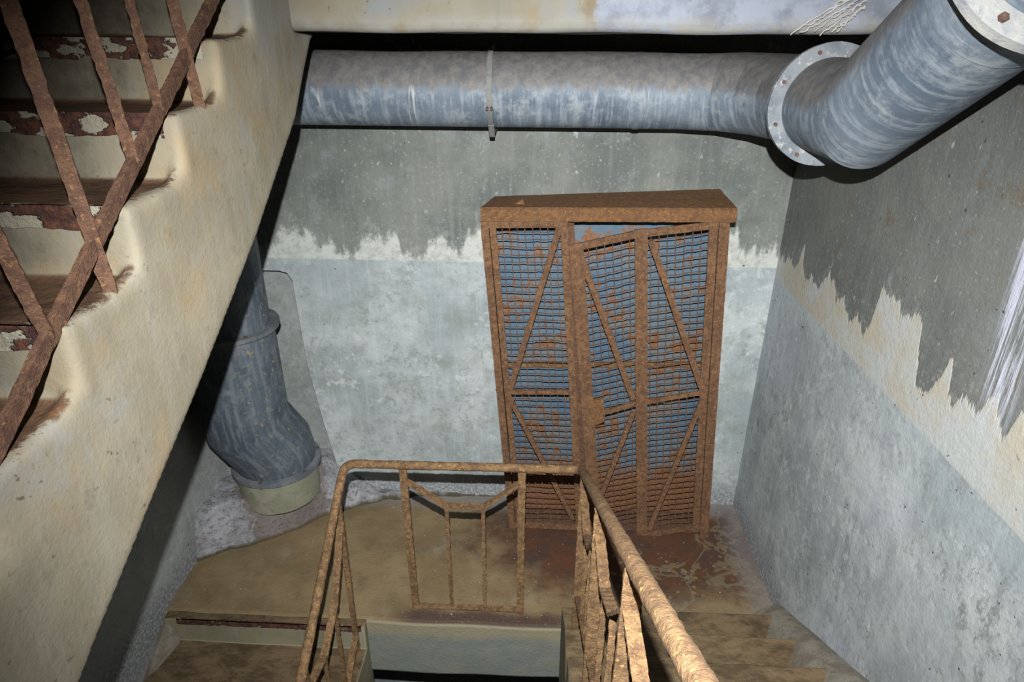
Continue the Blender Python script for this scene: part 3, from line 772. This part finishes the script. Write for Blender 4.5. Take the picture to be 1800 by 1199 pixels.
# left fixed leaf
lf = cbar(CB, 'fixed_leaf', (865.5, 390), (914, 930), .031, -.004, .014)
def sub_bar(name, a, b, w, dy=-.004, t=.012, par=None, mat='rust'): return cbar(par, name, a, b, w, dy, t, mat)
sub_bar('stile', (991, 389), (1019, 928), .036, par=lf)
sub_bar('rail', (858, 394), (998, 393), .034, par=lf)
sub_bar('rail', (905, 922), (1019, 926), .034, par=lf)
sub_bar('rail', (893, 689), (1000, 689), .026, dy=-.001, par=lf)
sub_bar('diagonal_brace', (984, 396), (897, 684), .028, dy=-.008, par=lf)
sub_bar('diagonal_brace', (894, 694), (1008, 912), .026, dy=-.008, par=lf)
wires(lf, ((868, 396), (990, 396), (1016, 926), (911, 922)))
cbar(CB, 'gap_shade_strip', (1002, 390), (1031, 930), .04, .045, .012, 'rustdark')  # dark strip added behind the leaf-door gap so it reads as shadow
# crooked door
dr = cbar(CB, 'door', (1012.5, 430), (1050, 955), .066, -.008, .014)
sub_bar('stile', (1126.5, 402), (1128, 940), .060, dy=-.008, par=dr)
sub_bar('stile', (1254, 392), (1222, 934), .040, dy=-.006, par=dr)
sub_bar('rail', (1002, 436), (1130, 408), .036, dy=-.009, par=dr)
sub_bar('rail', (1116, 411), (1262, 394), .036, dy=-.009, par=dr)
sub_bar('rail', (1042, 730), (1118, 709), .026, dy=-.004, par=dr)
sub_bar('rail', (1132, 706), (1240, 688), .026, dy=-.004, par=dr)
sub_bar('rail', (1046, 950), (1130, 941), .032, dy=-.009, par=dr)
sub_bar('rail', (1130, 940), (1240, 922), .032, dy=-.009, par=dr)
sub_bar('diagonal_brace', (1020, 446), (1113, 700), .030, dy=-.012, par=dr)
sub_bar('diagonal_brace', (1113, 722), (1052, 880), .026, dy=-.012, par=dr)
sub_bar('diagonal_brace', (1144, 422), (1234, 684), .030, dy=-.012, par=dr)
sub_bar('diagonal_brace', (1234, 700), (1140, 928), .026, dy=-.012, par=dr)
wires(dr, ((1020, 440), (1122, 418), (1124, 938), (1052, 952)), .0375, wob=.002)
wires(dr, ((1130, 414), (1250, 398), (1222, 930), (1130, 938)), .0375, wob=.001)
bm = bmesh.new()
q = [cp(*c_, -.020) for c_ in ((1030, 703), (1061, 698), (1062, 738), (1050, 743), (1032, 748))]
v1 = [bm.verts.new(c_) for c_ in q]; v2 = [bm.verts.new(c_+Vector((0, .022, 0))) for c_ in q]
bm.faces.new(v1); bm.faces.new(v2[::-1])
for k in range(5): bm.faces.new((v1[k], v1[(k+1) % 5], v2[(k+1) % 5], v2[k]))
o = link('lock_plate', bm, 'rustcap', dr); o['label'] = 'thick rusty lock plate'

# ------------------------------------------------------------------ deposits
bm = bmesh.new()
rr = random.Random(3)
for (a, b) in (((1515, -6), (1430, 50)), ((1500, -6), (1420, 42)), ((1488, -4), (1388, 56)), ((1530, -6), (1452, 44)), ((1512, 8), (1440, 60)), ((1520, 10), (1462, 52)), ((1500, 6), (1408, 54)), ((1506, 20), (1470, 54))):
    p0 = at(*a, Y=YF-.010); p1 = at(b[0], b[1]+4, Y=YF-.014); pts = []; n_ = 18
    for i in range(n_+1):
        q = p0.lerp(p1, i/n_); w = Vector((noise.noise(Vector((a[0]*.3, i*.7, 0))), 0, noise.noise(Vector((a[0]*.3, i*.7, 9))))) * .012
        pts.append(q+w*.7)
    tube(bm, pts, [.0026*(1-.6*i/n_)+.0009 for i in range(n_+1)], 8, rough=.001)
tag(link('calcite_drips', bm, 'calcite', smooth=60), 'whitish calcite strands hanging from the ceiling edge near the bent pipe', 'mineral deposit')

# ------------------------------------------------------------------ light
def spot(name, loc, target, power, size_deg, blend, col, rad):
    l = bpy.data.lights.new(name, 'SPOT'); l.energy = power; l.spot_size = math.radians(size_deg); l.spot_blend = blend; l.color = col; l.shadow_soft_size = rad
    o = bpy.data.objects.new(name, l); COL.objects.link(o); o.location = loc
    o.rotation_euler = (Vector(target)-Vector(loc)).to_track_quat('-Z', 'Y').to_euler()
    return o
spot('torch', (-.01, .0, 2.89), at(1030, 725, Y=3.3), 860, 96, 1.0, (1, .985, .96), .012)
w = bpy.data.worlds.new('world'); w.use_nodes = True; w.node_tree.nodes['Background'].inputs[0].default_value = (.5, .55, .6, 1); w.node_tree.nodes['Background'].inputs[1].default_value = .01
S.world = w
S.view_settings.view_transform = 'Standard'; S.view_settings.look = 'None'; S.view_settings.exposure = 0; S.view_settings.gamma = 1
